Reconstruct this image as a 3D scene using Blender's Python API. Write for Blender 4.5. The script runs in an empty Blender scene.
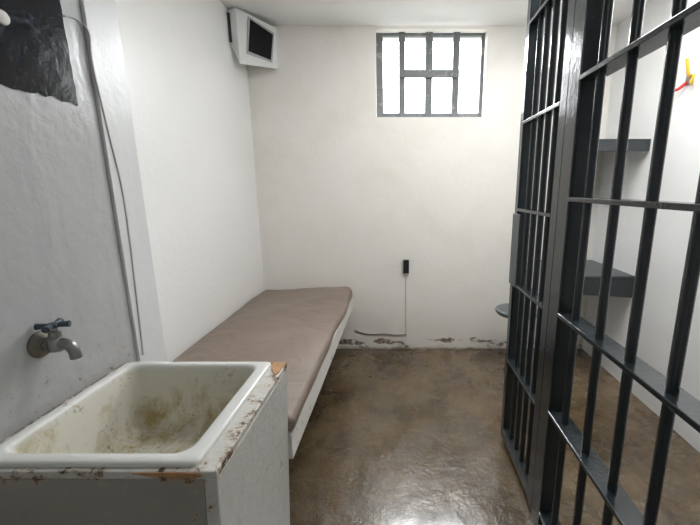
import bpy, bmesh, math, random
from mathutils import Vector, Matrix, noise
random.seed(4)
S=bpy.context.scene
COL=S.collection
# ---------------------------------------------------------------- materials
def newmat(name):
    m=bpy.data.materials.new(name); m.use_nodes=True
    nt=m.node_tree
    b=nt.nodes['Principled BSDF']
    return m,nt,b
def N(nt,t,**k):
    n=nt.nodes.new(t)
    for a,v in k.items(): setattr(n,a,v)
    return n
def noise_node(nt,vec,scale,detail=6,rough=.6,dist=0):
    n=N(nt,'ShaderNodeTexNoise'); n.inputs['Scale'].default_value=scale
    n.inputs['Detail'].default_value=detail; n.inputs['Roughness'].default_value=rough
    n.inputs['Distortion'].default_value=dist
    nt.links.new(vec,n.inputs['Vector']); return n.outputs['Fac']
def scaled(nt,vec,s):
    mp=N(nt,'ShaderNodeMapping'); mp.inputs['Scale'].default_value=s; nt.links.new(vec,mp.inputs['Vector']); return mp.outputs[0]
def ramp(nt,fac,stops):
    r=N(nt,'ShaderNodeValToRGB'); e=r.color_ramp.elements
    while len(e)<len(stops): e.new(.5)
    for i,(p,c) in enumerate(stops):
        e[i].position=p; e[i].color=(c[0],c[1],c[2],1) if isinstance(c,(tuple,list)) else (c,c,c,1)
    nt.links.new(fac,r.inputs[0]); return r.outputs[0]
def mix(nt,fac,a,b,mode='MIX'):
    m=N(nt,'ShaderNodeMix',data_type='RGBA',blend_type=mode)
    for s,v in ((0,fac),(6,a),(7,b)):
        if hasattr(v,'is_linked') or hasattr(v,'links'): nt.links.new(v,m.inputs[s])
        elif s==0: m.inputs[0].default_value=v
        else: m.inputs[s].default_value=(v[0],v[1],v[2],1)
    return m.outputs[2]
def math_(nt,op,a,b=None,clamp=False):
    m=N(nt,'ShaderNodeMath',operation=op,use_clamp=clamp)
    for i,v in enumerate((a,b)):
        if v is None: continue
        if hasattr(v,'links'): nt.links.new(v,m.inputs[i])
        else: m.inputs[i].default_value=v
    return m.outputs[0]
def maprange(nt,v,a,b,c=0,d=1):
    m=N(nt,'ShaderNodeMapRange'); m.clamp=True
    nt.links.new(v,m.inputs[0])
    for i,x in enumerate((a,b,c,d)): m.inputs[i+1].default_value=x
    return m.outputs[0]
def bump(nt,b,h,strength,dist=.01):
    n=N(nt,'ShaderNodeBump'); n.inputs['Strength'].default_value=strength; n.inputs['Distance'].default_value=dist
    nt.links.new(h,n.inputs['Height']); nt.links.new(n.outputs[0],b.inputs['Normal'])
def pos(nt):
    g=N(nt,'ShaderNodeNewGeometry'); s=N(nt,'ShaderNodeSeparateXYZ')
    nt.links.new(g.outputs['Position'],s.inputs[0]); return g.outputs['Position'],s.outputs

def paint(name,col,col2,rough=.45,damage=0,bstr=.25,stain=None,dings=.35,sinkgrime=False,brush=0,stamt=.25):
    m,nt,b=newmat(name); P,xyz=pos(nt)
    n1=noise_node(nt,P,1.3,5,.6); n2=noise_node(nt,P,26,5,.6)
    c=mix(nt,ramp(nt,n1,[(.35,0),(.7,1)]),col,col2)
    if stain:
        st=ramp(nt,noise_node(nt,P,2.1,8,.65,.6),[(.48,0),(.80,1)])
        c=mix(nt,math_(nt,'MULTIPLY',st,stamt),c,stain)
    d=ramp(nt,noise_node(nt,P,11,9,.75),[(.70,0),(.74,1)])
    c=mix(nt,math_(nt,'MULTIPLY',d,dings),c,(.35,.3,.25))
    h=n2
    if brush:
        h=math_(nt,'ADD',math_(nt,'MULTIPLY',n2,.7),math_(nt,'MULTIPLY',noise_node(nt,scaled(nt,P,(1,1,.45)),6,3,.5,.5),brush))
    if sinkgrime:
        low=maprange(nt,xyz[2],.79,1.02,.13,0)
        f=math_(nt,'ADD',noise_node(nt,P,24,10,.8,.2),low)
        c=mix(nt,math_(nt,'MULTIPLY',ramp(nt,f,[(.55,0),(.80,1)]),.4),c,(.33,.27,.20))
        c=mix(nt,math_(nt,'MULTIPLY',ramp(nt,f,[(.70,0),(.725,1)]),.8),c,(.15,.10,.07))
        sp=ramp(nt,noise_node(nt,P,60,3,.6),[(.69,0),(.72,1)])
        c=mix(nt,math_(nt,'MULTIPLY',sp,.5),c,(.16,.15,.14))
    if damage:
        z=xyz[2]
        up=maprange(nt,z,.085,damage,0,-.34); dn=maprange(nt,z,.02,.065,-.06,0)
        st2=scaled(nt,P,(3.4,3.4,8))
        f=math_(nt,'ADD',math_(nt,'ADD',noise_node(nt,st2,1.7,9,.70,.2),up),dn)
        msk=ramp(nt,f,[(.512,0),(.520,1)])
        lip=ramp(nt,f,[(.480,0),(.511,1)])
        dc=ramp(nt,noise_node(nt,P,40,6,.75),[(.36,(.05,.034,.025)),(.46,(.17,.12,.085)),(.55,(.30,.235,.18)),(.64,(.46,.42,.37))])
        c=mix(nt,math_(nt,'MULTIPLY',lip,.35),c,(.5,.46,.40))
        foot_tone=maprange(nt,z,0,.4,.22,0)  # browner toward the floor
        c=mix(nt,foot_tone,c,(.42,.37,.31))
        low2=maprange(nt,z,.0,.026,.85,0)
        c=mix(nt,math_(nt,'MULTIPLY',low2,ramp(nt,noise_node(nt,P,14,6,.7),[(.4,.35),(.6,1)])),c,(.11,.08,.055))
        c=mix(nt,msk,c,dc)
        h=math_(nt,'SUBTRACT',n2,math_(nt,'MULTIPLY',msk,1.2))
    nt.links.new(c,b.inputs['Base Color']); b.inputs['Roughness'].default_value=rough
    bump(nt,b,h,bstr,.006)
    return m

M_back=paint('paint_back',(.86,.84,.795),(.83,.81,.76),.34,.14,.3,(.66,.58,.44),stamt=.3)
M_left=paint('paint_left',(.87,.87,.852),(.84,.84,.822),.36,.12,.35,(.80,.78,.74),brush=1.0)
M_near=paint('paint_near_shaded',(.46,.467,.466),(.40,.408,.408),.22,0,.5,(.36,.36,.345),.6,True,2.6)  # white wall in shadow; the shade is put into this greyer colour
M_pil=paint('paint_pilaster',(.67,.68,.678),(.63,.64,.638),.32,0,.4,None,.4,brush=1.8)  # paler than the near wall, edge light put into the colour
M_right=paint('paint_right',(.80,.81,.81),(.76,.77,.765),.38,0,.25)
M_ceil=paint('paint_ceiling',(.87,.87,.85),(.85,.845,.825),.5,0,.2,dings=.1)
def floor_mat():
    m,nt,b=newmat('worn_concrete'); P,xyz=pos(nt)
    n1=noise_node(nt,P,2.0,10,.70,.4); n2=noise_node(nt,P,9,10,.76,.3); n3=noise_node(nt,P,60,5,.65)
    c=ramp(nt,n1,[(.34,(.060,.038,.019)),(.44,(.100,.066,.034)),(.53,(.145,.099,.053)),(.62,(.185,.131,.074)),(.74,(.25,.19,.12))])
    c=mix(nt,math_(nt,'MULTIPLY',ramp(nt,n2,[(.49,0),(.62,1)]),.45),c,(.060,.040,.022))
    c=mix(nt,math_(nt,'MULTIPLY',ramp(nt,n2,[(.37,1),(.49,0)]),.30),c,(.24,.175,.10))
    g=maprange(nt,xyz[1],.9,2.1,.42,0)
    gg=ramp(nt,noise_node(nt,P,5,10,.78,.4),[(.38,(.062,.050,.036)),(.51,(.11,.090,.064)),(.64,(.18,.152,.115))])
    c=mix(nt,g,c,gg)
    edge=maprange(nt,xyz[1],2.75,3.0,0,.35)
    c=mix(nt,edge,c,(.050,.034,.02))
    bed_shade=maprange(nt,xyz[0],-.25,-.5,0,.35)  # floor darkens under the bed, its shadow put into the colour
    c=mix(nt,bed_shade,c,(.050,.034,.02))
    c=mix(nt,math_(nt,'MULTIPLY',ramp(nt,n3,[(.54,0),(.66,1)]),.3),c,(.04,.027,.016))
    nt.links.new(c,b.inputs['Base Color'])
    nt.links.new(ramp(nt,noise_node(nt,P,4.5,10,.76,.4),[(.43,.09),(.57,.36)]),b.inputs['Roughness'])
    nt.links.new(ramp(nt,noise_node(nt,P,4.0,9,.75,.6),[(.45,.9),(.56,.15)]),b.inputs['Coat Weight']); b.inputs['Coat Roughness'].default_value=.13
    bump(nt,b,math_(nt,'ADD',noise_node(nt,P,6,6,.64,.2),math_(nt,'MULTIPLY',n3,.12)),.6,.014)
    return m
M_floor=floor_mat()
def metal_paint(name,col,rough=.32,chip=(.2,.16,.12),amt=.72,spec=.5):
    m,nt,b=newmat(name); P,_=pos(nt)
    ch=ramp(nt,noise_node(nt,P,18,8,.75),[(amt,0),(amt+.02,1)])
    c=mix(nt,ch,col,chip)
    nt.links.new(c,b.inputs['Base Color']); b.inputs['Roughness'].default_value=rough
    b.inputs['Specular IOR Level'].default_value=spec
    bump(nt,b,noise_node(nt,P,45,4,.6),.25,.004)
    return m
M_bar=metal_paint('slate_enamel',(.022,.029,.033),.15,(.08,.075,.07),.72,.6)
M_bar2=metal_paint('grey_plate_enamel',(.055,.066,.074),.38)
M_shelf=metal_paint('shelf_enamel',(.035,.043,.048),.18)
M_win=metal_paint('window_steel',(.13,.14,.145),.45,(.32,.30,.27),.58)
M_white=metal_paint('bed_white_enamel',(.78,.77,.73),.4,(.16,.10,.07),.62)
def simple(name,col,rough=.5,metal=0,var=.15,sc=20,b_=.1):
    m,nt,b=newmat(name); P,_=pos(nt)
    f=noise_node(nt,P,sc,5,.6)
    c=mix(nt,f,[x*(1-var) for x in col],[min(1,x*(1+var)) for x in col])
    nt.links.new(c,b.inputs['Base Color']); b.inputs['Roughness'].default_value=rough; b.inputs['Metallic'].default_value=metal
    bump(nt,b,f,b_,.004); return m
M_black=simple('black_plastic',(.015,.015,.017),.35)
M_screen=simple('dark_glass',(.004,.004,.006),.3,0,.1,5,.0)
M_screen.node_tree.nodes['Principled BSDF'].inputs['Specular IOR Level'].default_value=.15
M_housing=simple('housing_paint',(.74,.75,.74),.42,0,.08)
M_bezel2=simple('inner_bezel_grey',(.36,.37,.38),.4,0,.08)
M_strip=simple('gap_strip_grey',(.04,.04,.045),.5)
M_cable=simple('cable_offwhite',(.50,.50,.49),.5)
M_cabled=simple('cable_grey',(.25,.24,.22),.5)
M_cablew=simple('cable_white',(.66,.64,.6),.5)
M_red=simple('red_plastic',(.62,.02,.02),.35)
M_yel=simple('yellow_plastic',(.80,.50,.04),.35)
M_chrome=simple('tarnished_chrome',(.30,.295,.285),.34,.85,.4,35,.2)
M_blue=simple('blue_grey_handle',(.06,.08,.10),.4,.5,.4,40)
M_flange=simple('dull_flange_metal',(.19,.165,.14),.55,.5,.6,45,.4)
M_pad=simple('stool_metal',(.13,.15,.16),.3,.3)
def mattress_mat():
    m,nt,b=newmat('taupe_vinyl'); P,_=pos(nt)
    f=noise_node(nt,P,2.2,5,.6,.4)
    c=mix(nt,ramp(nt,f,[(.35,0),(.7,1)]),(.225,.172,.142),(.27,.215,.18))
    nt.links.new(c,b.inputs['Base Color']); b.inputs['Roughness'].default_value=.52
    b.inputs['Specular IOR Level'].default_value=.38
    w=noise_node(nt,P,4,4,.55,.9)
    bump(nt,b,w,.5,.03); return m
M_matt=mattress_mat()
def panel_mat():
    m,nt,b=newmat('dark_panel_scuffs_glints'); P,_=pos(nt)
    f=noise_node(nt,P,8,9,.74,1.3)
    c=ramp(nt,f,[(.45,(.003,.004,.007)),(.56,(.006,.009,.015)),(.62,(.03,.042,.062)),(.69,(.12,.15,.21))])  # bluish blotches are reflections painted in, over worn near-black
    nt.links.new(c,b.inputs['Base Color']); b.inputs['Roughness'].default_value=.13
    b.inputs['Specular IOR Level'].default_value=.2
    bump(nt,b,noise_node(nt,P,9,5,.6,.3),.3,.008); return m
M_panel=panel_mat()
def sink_mat():
    m,nt,b=newmat('stained_enamel'); P,xyz=pos(nt)
    deep=maprange(nt,xyz[2],.78,.58,0,1)
    inn=maprange(nt,xyz[2],.80,.78,0,1)
    c0=mix(nt,inn,(.67,.672,.64),(.63,.615,.53))
    st=scaled(nt,P,(1,1,.7))
    f=math_(nt,'ADD',math_(nt,'MULTIPLY',deep,.13),noise_node(nt,st,9,9,.76,.4))
    c=mix(nt,math_(nt,'MULTIPLY',ramp(nt,f,[(.54,0),(.74,1)]),inn),c0,(.36,.275,.115))
    sp=ramp(nt,math_(nt,'ADD',noise_node(nt,P,34,9,.82),math_(nt,'MULTIPLY',deep,.06)),[(.640,0),(.67,1)])
    c=mix(nt,sp,c,(.17,.115,.055))
    c=mix(nt,math_(nt,'MULTIPLY',ramp(nt,noise_node(nt,P,12,9,.8,.3),[(.61,0),(.64,1)]),.65),c,(.23,.155,.08))
    nt.links.new(c,b.inputs['Base Color']); b.inputs['Roughness'].default_value=.26
    bump(nt,b,noise_node(nt,P,30,4,.6),.12,.004); return m
M_sink=sink_mat()
def cab_mat(name,amt,th=.655,fr=.10,side=0,base_=((.62,.615,.58),(.52,.515,.48))):
    m,nt,b=newmat(name); P,xyz=pos(nt)
    edge=maprange(nt,xyz[2],.745,.785,0,amt)
    ex=maprange(nt,xyz[1],.715,.692,0,fr)
    ey=maprange(nt,xyz[0],-.44,-.412,0,1)
    el=maprange(nt,xyz[0],-.94,-.975,0,1)
    f=math_(nt,'ADD',noise_node(nt,P,20,10,.78,.2),edge)
    f=math_(nt,'ADD',f,ex)
    if side:
        f=math_(nt,'ADD',f,math_(nt,'MULTIPLY',ey,side))
        f=math_(nt,'ADD',f,math_(nt,'MULTIPLY',el,side*1.6))
    msk=ramp(nt,f,[(th,0),(th+.012,1)])
    rim=ramp(nt,f,[(th-.09,0),(th,1)])
    base=mix(nt,noise_node(nt,P,3,5,.6),*base_)
    base=mix(nt,math_(nt,'MULTIPLY',rim,.55),base,(.46,.35,.23))
    rust=ramp(nt,noise_node(nt,P,34,8,.75),[(.38,(.03,.021,.014)),(.50,(.15,.088,.045)),(.60,(.31,.20,.115)),(.70,(.42,.34,.25))])
    c=mix(nt,msk,base,rust)
    nt.links.new(c,b.inputs['Base Color']); b.inputs['Roughness'].default_value=.42
    bump(nt,b,math_(nt,'SUBTRACT',noise_node(nt,P,25,5,.6),math_(nt,'MULTIPLY',msk,1.2)),.5,.006); return m
M_cab=cab_mat('flaking_white_paint',.13,.645,.04)
M_cabf=cab_mat('flaking_shaded_paint',.13,.630,.0,0,((.37,.355,.32),(.26,.245,.215)))  # darker copy of the white paint, front face shade in its colour
M_cabtop=cab_mat('flaking_top_paint',.05,.635,.06,.065)
M_wood=simple('bare_wood',(.40,.22,.10),.7,0,.6,30,.4)
# ---------------------------------------------------------------- mesh helpers
def box(bm,x0,x1,y0,y1,z0,z1):
    vs=[bm.verts.new((x,y,z)) for z in (z0,z1) for y in (y0,y1) for x in (x0,x1)]
    for f in ((0,2,3,1),(4,5,7,6),(0,1,5,4),(2,6,7,3),(0,4,6,2),(1,3,7,5)):
        bm.faces.new([vs[i] for i in f])
def cyl(bm,p0,p1,r0,r1=None,seg=16,caps=True):
    r1=r0 if r1 is None else r1
    p0=Vector(p0);p1=Vector(p1);d=(p1-p0).normalized()
    a=d.orthogonal().normalized(); b=d.cross(a)
    R=[]
    for p,r in((p0,r0),(p1,r1)):
        R.append([bm.verts.new(p+(a*math.cos(t)+b*math.sin(t))*r) for t in [2*math.pi*i/seg for i in range(seg)]])
    for i in range(seg):
        j=(i+1)%seg; bm.faces.new((R[0][i],R[0][j],R[1][j],R[1][i]))
    if caps:
        bm.faces.new(R[0][::-1]); bm.faces.new(R[1])
def smooth_pts(pts,n=6):
    P=[Vector(p) for p in pts]; out=[]
    for i in range(len(P)-1):
        a=P[max(i-1,0)];b=P[i];c=P[i+1];d=P[min(i+2,len(P)-1)]
        for k in range(n):
            t=k/n
            out.append(.5*((2*b)+(c-a)*t+(2*a-5*b+4*c-d)*t*t+(3*b-a-3*c+d)*t**3))
    out.append(P[-1]); return out
def tube(bm,pts,r,seg=10,sm=6,rf=None):
    P=smooth_pts(pts,sm) if sm else [Vector(p) for p in pts]
    n=None; R=[]
    for i,p in enumerate(P):
        d=(P[min(i+1,len(P)-1)]-P[max(i-1,0)]).normalized()
        n=d.orthogonal().normalized() if n is None else (n-d*n.dot(d)).normalized()
        b=d.cross(n); rr=r if rf is None else r*rf(i/(len(P)-1))
        R.append([bm.verts.new(p+(n*math.cos(t)+b*math.sin(t))*rr) for t in [2*math.pi*k/seg for k in range(seg)]])
    for i in range(len(R)-1):
        for k in range(seg):
            j=(k+1)%seg; bm.faces.new((R[i][k],R[i][j],R[i+1][j],R[i+1][k]))
    bm.faces.new(R[0][::-1]); bm.faces.new(R[-1])
def lathe(bm,c,axis,prof,seg=24):
    axis=Vector(axis).normalized(); a=axis.orthogonal().normalized(); b=axis.cross(a); c=Vector(c); R=[]
    for h,r in prof:
        R.append([bm.verts.new(c+axis*h+(a*math.cos(t)+b*math.sin(t))*max(r,.0005)) for t in [2*math.pi*k/seg for k in range(seg)]])
    for i in range(len(R)-1):
        for k in range(seg):
            j=(k+1)%seg; bm.faces.new((R[i][k],R[i][j],R[i+1][j],R[i+1][k]))
    bm.faces.new(R[0][::-1]); bm.faces.new(R[-1])
def prism(bm,poly,vec):
    vec=Vector(vec)
    a=[bm.verts.new(p) for p in poly]; b=[bm.verts.new(Vector(p)+vec) for p in poly]
    n=len(poly); bm.faces.new(a[::-1]); bm.faces.new(b)
    for i in range(n):
        j=(i+1)%n; bm.faces.new((a[i],a[j],b[j],b[i]))
def worldloc(o):
    v=Vector(o.location)
    while o.parent: o=o.parent; v+=Vector(o.location)
    return v
def make(name,bm,mat,parent=None,label=None,category=None,kind=None,bev=0,smooth=False,seg=2):
    bmesh.ops.recalc_face_normals(bm,faces=bm.faces)
    xs=[v.co for v in bm.verts]
    lo=Vector([min(v[i] for v in xs) for i in range(3)]); hi=Vector([max(v[i] for v in xs) for i in range(3)])
    o0=Vector(((lo.x+hi.x)/2,(lo.y+hi.y)/2,lo.z))
    for v in bm.verts: v.co-=o0
    me=bpy.data.meshes.new(name); bm.to_mesh(me); bm.free()
    me.materials.append(mat)
    ob=bpy.data.objects.new(name,me); COL.objects.link(ob)
    if parent: ob.parent=parent; ob.location=o0-worldloc(parent)
    else: ob.location=o0
    if smooth:
        for p in me.polygons: p.use_smooth=True
    if smooth=='auto':
        md=ob.modifiers.new('es','EDGE_SPLIT'); md.split_angle=math.radians(40)
    if bev:
        md=ob.modifiers.new('bevel','BEVEL'); md.width=bev; md.segments=seg; md.limit_method='ANGLE'; md.angle_limit=math.radians(40)
    if label: ob['label']=label
    if category: ob['category']=category
    if kind: ob['kind']=kind
    return ob
def empty(name,loc,label,category):
    e=bpy.data.objects.new(name,None); e.location=loc; e.empty_display_size=.1; COL.objects.link(e)
    e['label']=label; e['category']=category; return e
def rep(o,dx=0,dy=0,dz=0):
    c=o.copy(); c.location=Vector(o.location)+Vector((dx,dy,dz)); COL.objects.link(c); return c
def B(*boxes):
    bm=bmesh.new()
    for b in boxes: box(bm,*b)
    return bm
# ---------------------------------------------------------------- room shell
H=2.60; D=3.0; XL=-1.17; XN=-1.0; XR=1.63; YF=-1.1; YS=1.41
WX0,WX1,WZ0,WZ1=-.185,.655,1.955,2.578
make('wall_back',B((XL-.2,WX0,D,D+.24,0,H),(WX1,XR+.2,D,D+.24,0,H),(WX0,WX1,D,D+.24,0,WZ0),(WX0,WX1,D,D+.24,WZ1,H)),M_back,kind='structure',label='cream painted back wall with peeling paint at the base')
make('wall_left',B((XL-.2,XL,YS,D,0,H)),M_left,kind='structure',label='glossy white painted side wall beside the bed')
make('wall_side',B((XL-.2,XN,YF,YS,0,H)),M_near,kind='structure',label='thicker white wall section behind the sink, shade in its grey colour')
make('trim_1',B((XN,XN+.012,1.265,YS,0,H)),M_pil,kind='structure',label='flat painted pilaster strip at wall end',bev=.002)
make('wall_right',B((XR,XR+.2,YF,D,0,H)),M_right,kind='structure',label='pale grey painted side wall')
make('wall_front',B((XL-.2,XR+.2,YF-.2,YF,0,H)),M_right,kind='structure',label='painted wall at the near end')
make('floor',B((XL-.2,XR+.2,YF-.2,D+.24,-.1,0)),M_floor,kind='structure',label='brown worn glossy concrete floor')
make('ceiling',B((XL-.2,XR+.2,YF-.2,D+.24,H,H+.1)),M_ceil,kind='structure',label='white painted ceiling')
# window
bm=B((WX0,WX0+.052,D+.07,D+.11,WZ0,WZ1),(WX1-.026,WX1,D+.07,D+.11,WZ0,WZ1),(WX0+.052,WX1-.026,D+.07,D+.11,WZ0,WZ0+.045),(WX0+.052,WX1-.026,D+.07,D+.11,WZ1-.02,WZ1))
win=make('window_1',bm,M_win,kind='structure',label='small high barred window with grey steel grid',bev=.003)
for x,w_ in ((.015,.024),(.225,.028),(.435,.026)):
    make('window_mullion',B((x-w_,x+w_,D+.05,D+.069,WZ0,WZ1)),M_win,win,bev=.003)
make('window_transom',B((-.009,.461,D+.03,D+.049,2.250,2.308)),M_win,win,bev=.003)
# ---------------------------------------------------------------- bed frame
bed=empty('bed_frame',(-.78,2.1,.38),'white painted steel wall bunk frame with chipped edge rail','bed frame')
BY=1.207
make('side_rail',B((-.430,-.412,BY,2.99,.385,.494),(-.47,-.430,BY,2.99,.385,.397)),M_white,bed,bev=.002)
make('deck',B((-.995,-.430,BY,2.99,.474,.493),(-1.17,-.995,1.42,2.99,.474,.493)),M_white,bed,bev=.002)
make('end_rail',B((-.99,-.431,BY,BY+.017,.398,.473)),M_white,bed,bev=.002)
br=make('bracket',B((-1.17,-.47,1.75,1.79,.418,.4735)),M_white,bed,bev=.002)
for dy in(.45,.9):
    c=rep(br,0,dy,0)
# ---------------------------------------------------------------- mattress
def mattress():
    bm=bmesh.new()
    x0,x1,y0,y1=-1.162,-.405,1.208,2.985; z0,z1=.4955,.582
    nx,ny=24,56
    ys=[y0+(y1-y0)*j/ny for j in range(ny+1)]; xs=[x0+(x1-x0)*i/nx for i in range(nx+1)]
    def top(x,y):
        e=min((x-x0),(x1-x),(y1-y)); e=min(e/.16,1)
        z=z1-.022*(1-e)**2+.014*noise.noise(Vector((x*2.4,y*1.8,.3)))+.005*noise.noise(Vector((x*8,y*7,2)))
        z+=.034*max(0,(y-2.65)/.35)**2*max(0,(x+.9)/.5)
        return z
    def wob(x,y):
        w=.013*noise.noise(Vector((1,y*3,0)))*max(0,(x+.48)/.08) if x>-.48 else 0
        w+=.008*max(0,(y-2.0))*max(0,(x+1.1)/.7)
        # rounded far corner
        k=max(0,(y-2.90)/.085); w-=.045*k*k*max(0,(x+.6)/.195)
        return x+w
    T={};L={}
    def inside(i,j):
        cx=(xs[i]+xs[i+1])/2; cy=(ys[j]+ys[j+1])/2
        return not(cx<-.985 and cy<1.43)
    for i in range(nx):
        for j in range(ny):
            if not inside(i,j): continue
            for a,b_ in((i,j),(i+1,j),(i+1,j+1),(i,j+1)):
                if (a,b_) not in T:
                    x,y=xs[a],ys[b_]
                    T[a,b_]=bm.verts.new((wob(x,y),y,top(x,y))); L[a,b_]=bm.verts.new((wob(x,y),y,z0))
            bm.faces.new((T[i,j],T[i+1,j],T[i+1,j+1],T[i,j+1]))
            bm.faces.new((L[i,j],L[i,j+1],L[i+1,j+1],L[i+1,j]))
            for (di,dj,e) in((0,-1,((i,j),(i+1,j))),(0,1,((i+1,j+1),(i,j+1))),(-1,0,((i,j+1),(i,j))),(1,0,((i+1,j),(i+1,j+1)))):
                a,b_=i+di,j+dj
                if a<0 or b_<0 or a>=nx or b_>=ny or not inside(a,b_):
                    p,q=e; bm.faces.new((T[p],L[p],L[q],T[q]))
    return bm
mt=make('mattress',mattress(),M_matt,label='thin taupe vinyl mattress on the white bunk',category='mattress',smooth=True,bev=.026,seg=5)
# ---------------------------------------------------------------- sink cabinet
cab=empty('sink_cabinet',(-.7,.95,0),'boxy white painted sink cabinet with flaking rusty edges','cabinet')
CX0,CX1,CY0,CY1,CZ=-.998,-.410,.692,1.203,.790
bm=B((CX1-.03,CX1,CY0,CY1,.0,CZ-.02),(CX0,CX1-.03,CY1-.02,CY1,0,CZ-.02))
for v in bm.verts:
    if v.co.z<.01 and v.co.x>CX1-.05: v.co.x-=.035
make('body',bm,M_cab,cab,bev=.003)
bm=B((CX0,CX1-.0302,CY0+.001,CY0+.03,.0,CZ-.0205))
for v in bm.verts:
    if v.co.z<.01 and v.co.x>CX1-.05: v.co.x-=.035
make('front_panel',bm,M_cabf,cab,bev=.003,label='stained front panel with shade in its dull colour')
make('counter_top',B((CX0,-.950,CY0,CY1,CZ-.02,CZ),(-.475,CX1,CY0,CY1,CZ-.02,CZ),(-.950,-.475,CY0,.725,CZ-.02,CZ),(-.950,-.475,1.183,CY1,CZ-.02,CZ)),M_cabtop,cab,bev=.003)
bm=bmesh.new()
poly=[(-.52,1.200),(-.505,1.1935),(-.48,1.196),(-.456,1.193),(-.452,1.165),(-.445,1.150),(-.435,1.132),(-.424,1.110),(-.414,1.13),(-.412,1.201),(-.45,1.202)]
prism(bm,[(x,y,CZ) for x,y in poly],(0,0,.004))
make('bare_patch',bm,M_wood,cab,label='exposed bare wood patch')
bm=bmesh.new()
poly=[(-.60,.787),(-.56,.789),(-.52,.7895),(-.48,.789),(-.455,.787),(-.44,.780),(-.46,.774),(-.475,.778),(-.49,.772),(-.51,.775),(-.53,.779),(-.55,.777),(-.57,.782)]
prism(bm,[(x,CY0-.003,z) for x,z in poly],(0,.0029,0))
make('bare_patch',bm,M_wood,cab,label='exposed brown chipped edge')
# basin
def rrect(x0,x1,y0,y1,r,z,n=6):
    out=[]
    for cx,cy,a0 in((x1-r,y0+r,-90),(x1-r,y1-r,0),(x0+r,y1-r,90),(x0+r,y0+r,180)):
        for k in range(n+1):
            a=math.radians(a0+90*k/n); out.append((cx+r*math.cos(a),cy+r*math.sin(a),z))
    return out
bm=bmesh.new()
ox0,ox1,oy0,oy1=-.974,-.457,.704,1.192
ix0,ix1,iy0,iy1=-.942,-.500,.739,1.160
def L_(d,z,r): return rrect(ox0+d,ox1-d,oy0+d,oy1-d,r,z)
def I_(d,z,r): return rrect(ix0+d,ix1-d,iy0+d,iy1-d,r,z)
loops=[L_(.0,CZ+.0005,.018),L_(0,CZ+.008,.018),L_(.002,CZ+.011,.018),L_(.006,CZ+.013,.016),I_(-.010,CZ+.013,.045),I_(-.003,CZ+.010,.04),I_(.001,CZ+.002,.04),I_(.012,CZ-.08,.045),I_(.022,CZ-.17,.055),I_(.036,CZ-.20,.06),I_(.065,CZ-.216,.06),I_(.15,CZ-.222,.05)]
R=[[bm.verts.new(p) for p in lp] for lp in loops]
for i in range(len(R)-1):
    n=len(R[i])
    for k in range(n):
        j=(k+1)%n; bm.faces.new((R[i][k],R[i][j],R[i+1][j],R[i+1][k]))
bm.faces.new(R[-1])
sk=make('sink_basin',bm,M_sink,label='stained white enamel sink basin set in the cabinet',category='sink',smooth=True)
bm=bmesh.new(); lathe(bm,(-.725,.95,CZ-.222),(0,0,1),[(0,.03),(.003,.03),(.004,.022),(.0015,.018),(.0015,.001)])
make('drain',bm,M_chrome,sk,smooth='auto')
# ---------------------------------------------------------------- tap
FY=.935; FZ=.985
tap=empty('wall_tap',(XN,FY,FZ),'old tarnished wall tap with cross handle above the sink','tap')
bm=bmesh.new(); lathe(bm,(XN,FY,FZ),(1,0,0),[(0,.038),(.005,.037),(.010,.027),(.018,.020)])
make('flange',bm,M_flange,tap,smooth='auto',label='dull stained round wall flange')
bm=bmesh.new()
tube(bm,[(XN+.01,FY,FZ),(XN+.03,FY,FZ),(XN+.05,FY,FZ+.004),(XN+.068,FY,FZ+.003),(XN+.084,FY,FZ-.006),(XN+.091,FY,FZ-.022),(XN+.092,FY,FZ-.042)],.0155,14,6,lambda t:1.15-.28*t)
make('spout',bm,M_chrome,tap,smooth=True)
bm=bmesh.new()
lathe(bm,(XN+.045,FY,FZ),(0,0,1),[(-.021,.013),(-.016,.021),(.014,.022),(.020,.018),(.022,.014),(.036,.014),(.040,.009),(.050,.008)],16)
make('valve_body',bm,M_chrome,tap,smooth='auto')
bm=bmesh.new(); hc=Vector((XN+.045,FY,FZ+.055))
lathe(bm,hc,(0,0,1),[(-.007,.012),(.0,.015),(.006,.012),(.008,.005)],16)
for k in range(4):
    a=math.radians(20+90*k); d=Vector((math.cos(a),math.sin(a),0))
    tube(bm,[hc+d*.005,hc+d*.022,hc+d*.037],.0075,10,4,lambda t:.75+.5*t)
make('handle',bm,M_blue,tap,smooth='auto',label='blue-grey cross handle')
# ---------------------------------------------------------------- dark wall panel
pn=empty('wall_panel',(XN,.85,1.66),'near-black glossy scuffed panel with painted bluish reflections and ragged edge on wall','panel')
poly=[]
random.seed(9)
for i in range(41):
    y=.50+(1.19-.50)*i/40; poly.append((XN+.0005,y,1.664+random.uniform(-.005,.006)))
for i in range(1,30):
    z=1.665+(2.35-1.665)*i/29; poly.append((XN+.0005,1.19+random.uniform(-.002,.002),z))
poly.append((XN+.0005,.50,2.35))
bm=bmesh.new(); prism(bm,poly,(.003,0,0))
make('plate',bm,M_panel,pn)
def wp(u,v,X):   # measured points on the plane x=X, world coordinates
    r=(u-400)/360;up=-(v-262.5)/360;th=math.radians(11.7)
    dy=math.cos(th)+up*math.sin(th);dz=-math.sin(th)+up*math.cos(th);k=X/r
    return (X,k*dy,1.41+k*dz)
bm=bmesh.new(); lathe(bm,wp(2,17,XN+.0035),(1,0,0),[(0,.018),(.004,.016),(.007,.006)],14)  # small round white spot on the panel
make('spot',bm,M_cablew,pn,smooth='auto',label='small white fixing')
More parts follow.
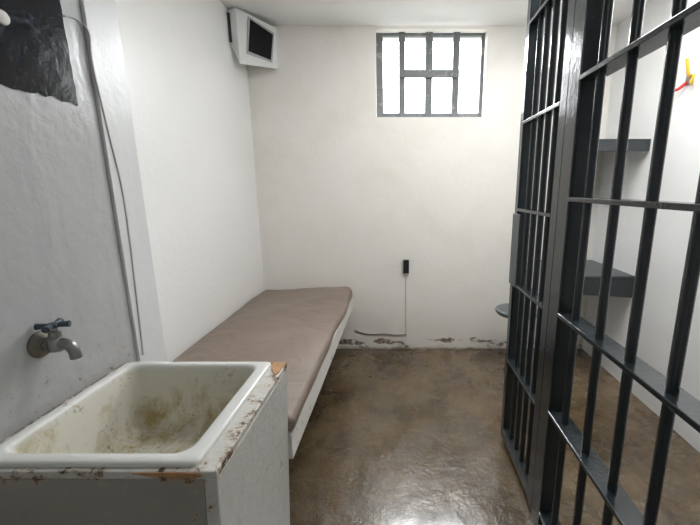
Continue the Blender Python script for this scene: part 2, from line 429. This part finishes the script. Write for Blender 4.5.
# cable
cp=[wp(u,v,XN+.002) for u,v in((64,16),(76,19),(85,32),(88,60),(96,95),(107,140),(118,185),(126,235),(132,285),(138,335),(140,355))]
cp=[(x,y,z) if y<1.255 else (x+.0115,y,z) for x,y,z in cp]
bm=bmesh.new(); tube(bm,cp,.003,8,6)
make('electric_cable',bm,M_cable,label='thin off-white cable hanging down the side wall',category='cable',smooth=True)
# ---------------------------------------------------------------- monitor housing in the corner
ch=empty('corner_monitor',(-1.05,2.85,2.28),'white angled metal housing with black screen in corner','monitor')
Q0=(-1.100,2.70); Q1=(-.912,2.93)
plan_t=[(-1.168,2.735),Q0,Q1,(-.912,2.998),(-1.168,2.998)]
bm=bmesh.new()
ztop=[2.588,2.592,2.560,2.572,2.588]; zbot=[2.38,2.255,2.290,2.34,2.40]
a=[bm.verts.new((x,y,z)) for (x,y),z in zip(plan_t,zbot)]; b=[bm.verts.new((x,y,z)) for (x,y),z in zip(plan_t,ztop)]
# front face leans: lower edge set back so it tilts down into the room
for i_ in (1,2):
    a[i_].co.y+=.030; a[i_].co.x-=.012
for tri in((0,1,2),(0,2,4),(2,3,4)):
    bm.faces.new([a[i] for i in tri]); bm.faces.new([b[i] for i in tri])
for i in range(5):
    j=(i+1)%5; bm.faces.new((a[i],a[j],b[j],b[i]))
make('housing',bm,M_housing,ch,bev=.001)
p0=Vector((Q0[0],Q0[1],0));p1=Vector((Q1[0],Q1[1],0)); d=(p1-p0).normalized(); nrm=Vector((d.y,-d.x,0)); Lf=(p1-p0).length
def quadplate(bm,s0,s1,za0,za1,zb0,zb1,off0,off1,ds=0):
    vs=[]
    for off in(off0,off1):
        for s,z in((s0,za0),(s1-ds,zb0),(s1,zb1),(s0+ds,za1)):
            p=p0+d*(s*Lf)+nrm*off
            k=max(0,min(1,(2.575-z)/.30))
            vs.append(bm.verts.new((p.x-.012*k,p.y+.030*k,z)))
    for f in((0,3,2,1),(4,5,6,7),(0,1,5,4),(1,2,6,5),(2,3,7,6),(3,0,4,7)): bm.faces.new([vs[i] for i in f])
bm=bmesh.new(); quadplate(bm,.22,.90,2.348,2.550,2.333,2.505,.008,.010,.10)
make('screen',bm,M_screen,ch,label='black glass screen')
bm=bmesh.new(); quadplate(bm,.18,.94,2.332,2.564,2.320,2.518,.002,.008,.10)
make('bezel',bm,M_bezel2,ch,label='grey inner bezel')
bm=bmesh.new(); box(bm,-1.1695,-1.152,2.722,2.733,2.39,2.57)  # dark strip put in for the black, shaded gap beside the housing
make('gap_shade_strip',bm,M_strip,ch,label='dark strip standing for the shaded edge gap')
# ---------------------------------------------------------------- outlet + cord on back wall
ob=empty('wall_socket',(.055,D,.70),'small black switch box on the cream back wall','socket')
make('box',B((.028,.076,D-.03,D,.700,.815)),M_black,ob,bev=.004)
bm=bmesh.new(); tube(bm,[(.052,D-.004,.70),(.053,D-.004,.6),(.051,D-.004,.45),(.052,D-.004,.3),(.052,D-.004,.145)],.004,8,5)
make('cord',bm,M_cablew,ob,smooth=True)
bm=bmesh.new(); tube(bm,[(-.40,D-.005,.18),(-.34,D-.005,.155),(-.26,D-.005,.14),(-.15,D-.005,.145),(-.04,D-.005,.133),(.06,D-.005,.138)],.0055,8,5)
make('low_wire',bm,M_cabled,label='loose wire running along base of back wall',category='wire',smooth=True)
# ---------------------------------------------------------------- shelf, desk, stool
sh=empty('wall_shelf',(1.44,2.72,1.65),'dark grey steel shelf mounted high on the wall','shelf')
make('shelf_board',B((1.25,1.63,2.45,3.0,1.705,1.722)),M_shelf,sh,bev=.002)
make('lip',B((1.25,1.63,2.45,2.462,1.645,1.7045),(1.25,1.262,2.4625,3.0,1.645,1.7045)),M_shelf,sh,bev=.002)
dk=empty('wall_desk',(1.4,2.7,.62),'dark grey steel desk fixed to the pale wall','desk')
make('desktop',B((1.19,1.63,2.42,3.0,.800,.812)),M_bar2,dk,bev=.003)
bm=bmesh.new(); prism(bm,[(1.63,2.425,.7995),(1.63,2.425,.655),(1.20,2.425,.68),(1.20,2.425,.7995)],(0,.012,0))
box(bm,1.20,1.212,2.4375,3.0,.68,.7995)
make('apron',bm,M_shelf,dk,bev=.002)
st=empty('stool',(.89,2.60,.0),'round dark metal stool fixed beside the desk','stool')
bm=bmesh.new(); lathe(bm,(.89,2.60,.475),(0,0,1),[(0,.14),(.004,.155),(.018,.162),(.030,.160),(.034,.15),(.034,.001)],36)
make('seat',bm,M_pad,st,smooth='auto')
bm=bmesh.new(); lathe(bm,(.89,2.60,0),(0,0,1),[(0,.075),(.008,.075),(.010,.03),(.014,.024),(.45,.024),(.465,.05),(.4745,.06)],28)
make('pedestal',bm,M_shelf,st,smooth='auto')
# ---------------------------------------------------------------- coat hooks
hk=empty('coat_hook',(XR,2.2,2.0),'small wire coat hook with red and yellow tips','hook')
make('plate',B((XR-.008,XR,2.165,2.215,1.98,2.03)),M_chrome,hk,bev=.003)
def prong(pts,mat,lb,r=.0075):
    bm=bmesh.new(); tube(bm,pts,r,8,5); make('hook_prong',bm,mat,hk,smooth=True,label=lb)
prong([(XR-.008,2.205,1.995),(XR-.035,2.225,1.965),(XR-.062,2.24,1.965),(XR-.082,2.25,1.995),(XR-.088,2.255,2.04)],M_red,'red hook prong',.0085)
prong([(XR-.008,2.185,2.02),(XR-.022,2.18,2.035),(XR-.034,2.175,2.065),(XR-.050,2.17,2.11)],M_yel,'yellow hook prong',.008)
prong([(XR-.008,2.17,1.995),(XR-.024,2.145,1.975),(XR-.033,2.13,1.98),(XR-.036,2.12,2.015)],M_yel,'yellow hook prong')
# ---------------------------------------------------------------- barred partition (near) and gate leaf (far)
GX=.60
def bar(y,z0,z1,parent,r=.0135):
    bm=bmesh.new(); cyl(bm,(GX,y,z0),(GX,y,z1),r,seg=18); return make('bar',bm,M_bar,parent,smooth='auto')
pt=empty('barred_partition',(GX,.6,0),'slate grey steel bar partition with flat cross rails','cell bars')
make('post',B((GX-.03,GX+.03,1.235,1.318,0,H-.002)),M_bar,pt,bev=.004)
make('post',B((GX-.03,GX+.03,-.55,-.49,0,H-.002)),M_bar,pt,bev=.004)
r0=make('rail',B((GX-.034,GX+.034,-.489,1.234,1.743,1.758)),M_bar,pt,bev=.002)
for z in(2.15,1.365,.955,.56,.10): rep(r0,0,0,z-1.743)
b0=bar(1.165,.002,H-.002,pt)
k=1
while 1.165-.148*k>-.45:
    rep(b0,0,-.148*k,0); k+=1
gt=empty('barred_gate',(GX,1.6,0),'slate grey steel barred cell gate leaf standing open','cell gate')
GT=H-.01
make('stile',B((GX-.028,GX+.028,1.320,1.380,.03,GT)),M_bar,gt,bev=.004)
make('stile',B((GX-.024,GX+.024,1.780,1.825,.03,GT)),M_bar,gt,bev=.004)
g0=make('rail',B((GX-.028,GX+.028,1.381,1.779,.93,.944)),M_bar,gt,bev=.002)
for z in(.50,1.30,1.70,2.12,2.54): rep(g0,0,0,z-.93)
make('bottom_rail',B((GX-.026,GX+.026,1.381,1.779,.04,.095)),M_bar,gt,bev=.003)
g1=bar(1.462,.096,GT-.01,gt)
for dy in(.080,.160,.240): rep(g1,0,dy,0)
make('lock_plate',B((GX-.0305,GX-.0245,1.72,1.827,.925,1.285)),M_bar2,gt,bev=.002,label='grey steel lock plate')
# ---------------------------------------------------------------- lights
def area(name,loc,rot,sx,sy,p,col=(1,1,1)):
    l=bpy.data.lights.new(name,'AREA'); l.shape='RECTANGLE'; l.size=sx; l.size_y=sy; l.energy=p; l.color=col
    o=bpy.data.objects.new(name,l); o.location=loc; o.rotation_euler=[math.radians(a) for a in rot]; COL.objects.link(o); return o
area('window_daylight',((WX0+WX1)/2,D+1.0,3.05),(-52,0,0),1.4,.9,260,(.92,.965,1))
area('fill_side',(1.15,1.6,H-.02),(0,0,0),.5,.9,18,(1,.99,.98))  # added unseen overhead fill for the ambient light from the right
area('fill_cell',(.22,1.95,H-.02),(5,0,0),.5,.5,16.5,(.99,.995,1))  # added unseen fill that brightens the back wall
area('fill_rear',(.3,-.6,2.4),(35,0,0),1,.6,2.4,(.97,.98,1))  # added weak fill behind the camera
l=bpy.data.lights.new('fill_ceiling','POINT'); l.energy=9; l.shadow_soft_size=.2; l.color=(1,.99,.97)  # added unseen point fill to lift the ceiling
o=bpy.data.objects.new('fill_ceiling',l); o.location=(1.15,1.6,2.25); COL.objects.link(o)
# overcast sky above the horizon, dim ground below
w=bpy.data.worlds.new('World'); S.world=w; w.use_nodes=True
nt=w.node_tree; bg=nt.nodes['Background']
tc=N(nt,'ShaderNodeTexCoord'); sx=N(nt,'ShaderNodeSeparateXYZ'); nt.links.new(tc.outputs['Generated'],sx.inputs[0])
st_=maprange(nt,sx.outputs[2],-.02,.06,.35,12.0)
bg.inputs[0].default_value=(.95,.98,1,1); nt.links.new(st_,bg.inputs[1])
S.view_settings.view_transform='Standard'
# ---------------------------------------------------------------- camera
c=bpy.data.cameras.new('Camera'); c.sensor_width=36; c.lens=360/700*36; c.shift_x=-50/700; c.clip_start=.02
co=bpy.data.objects.new('Camera',c); co.location=(0,0,1.41); co.rotation_euler=(math.radians(90-11.7),0,0)
COL.objects.link(co); S.camera=co
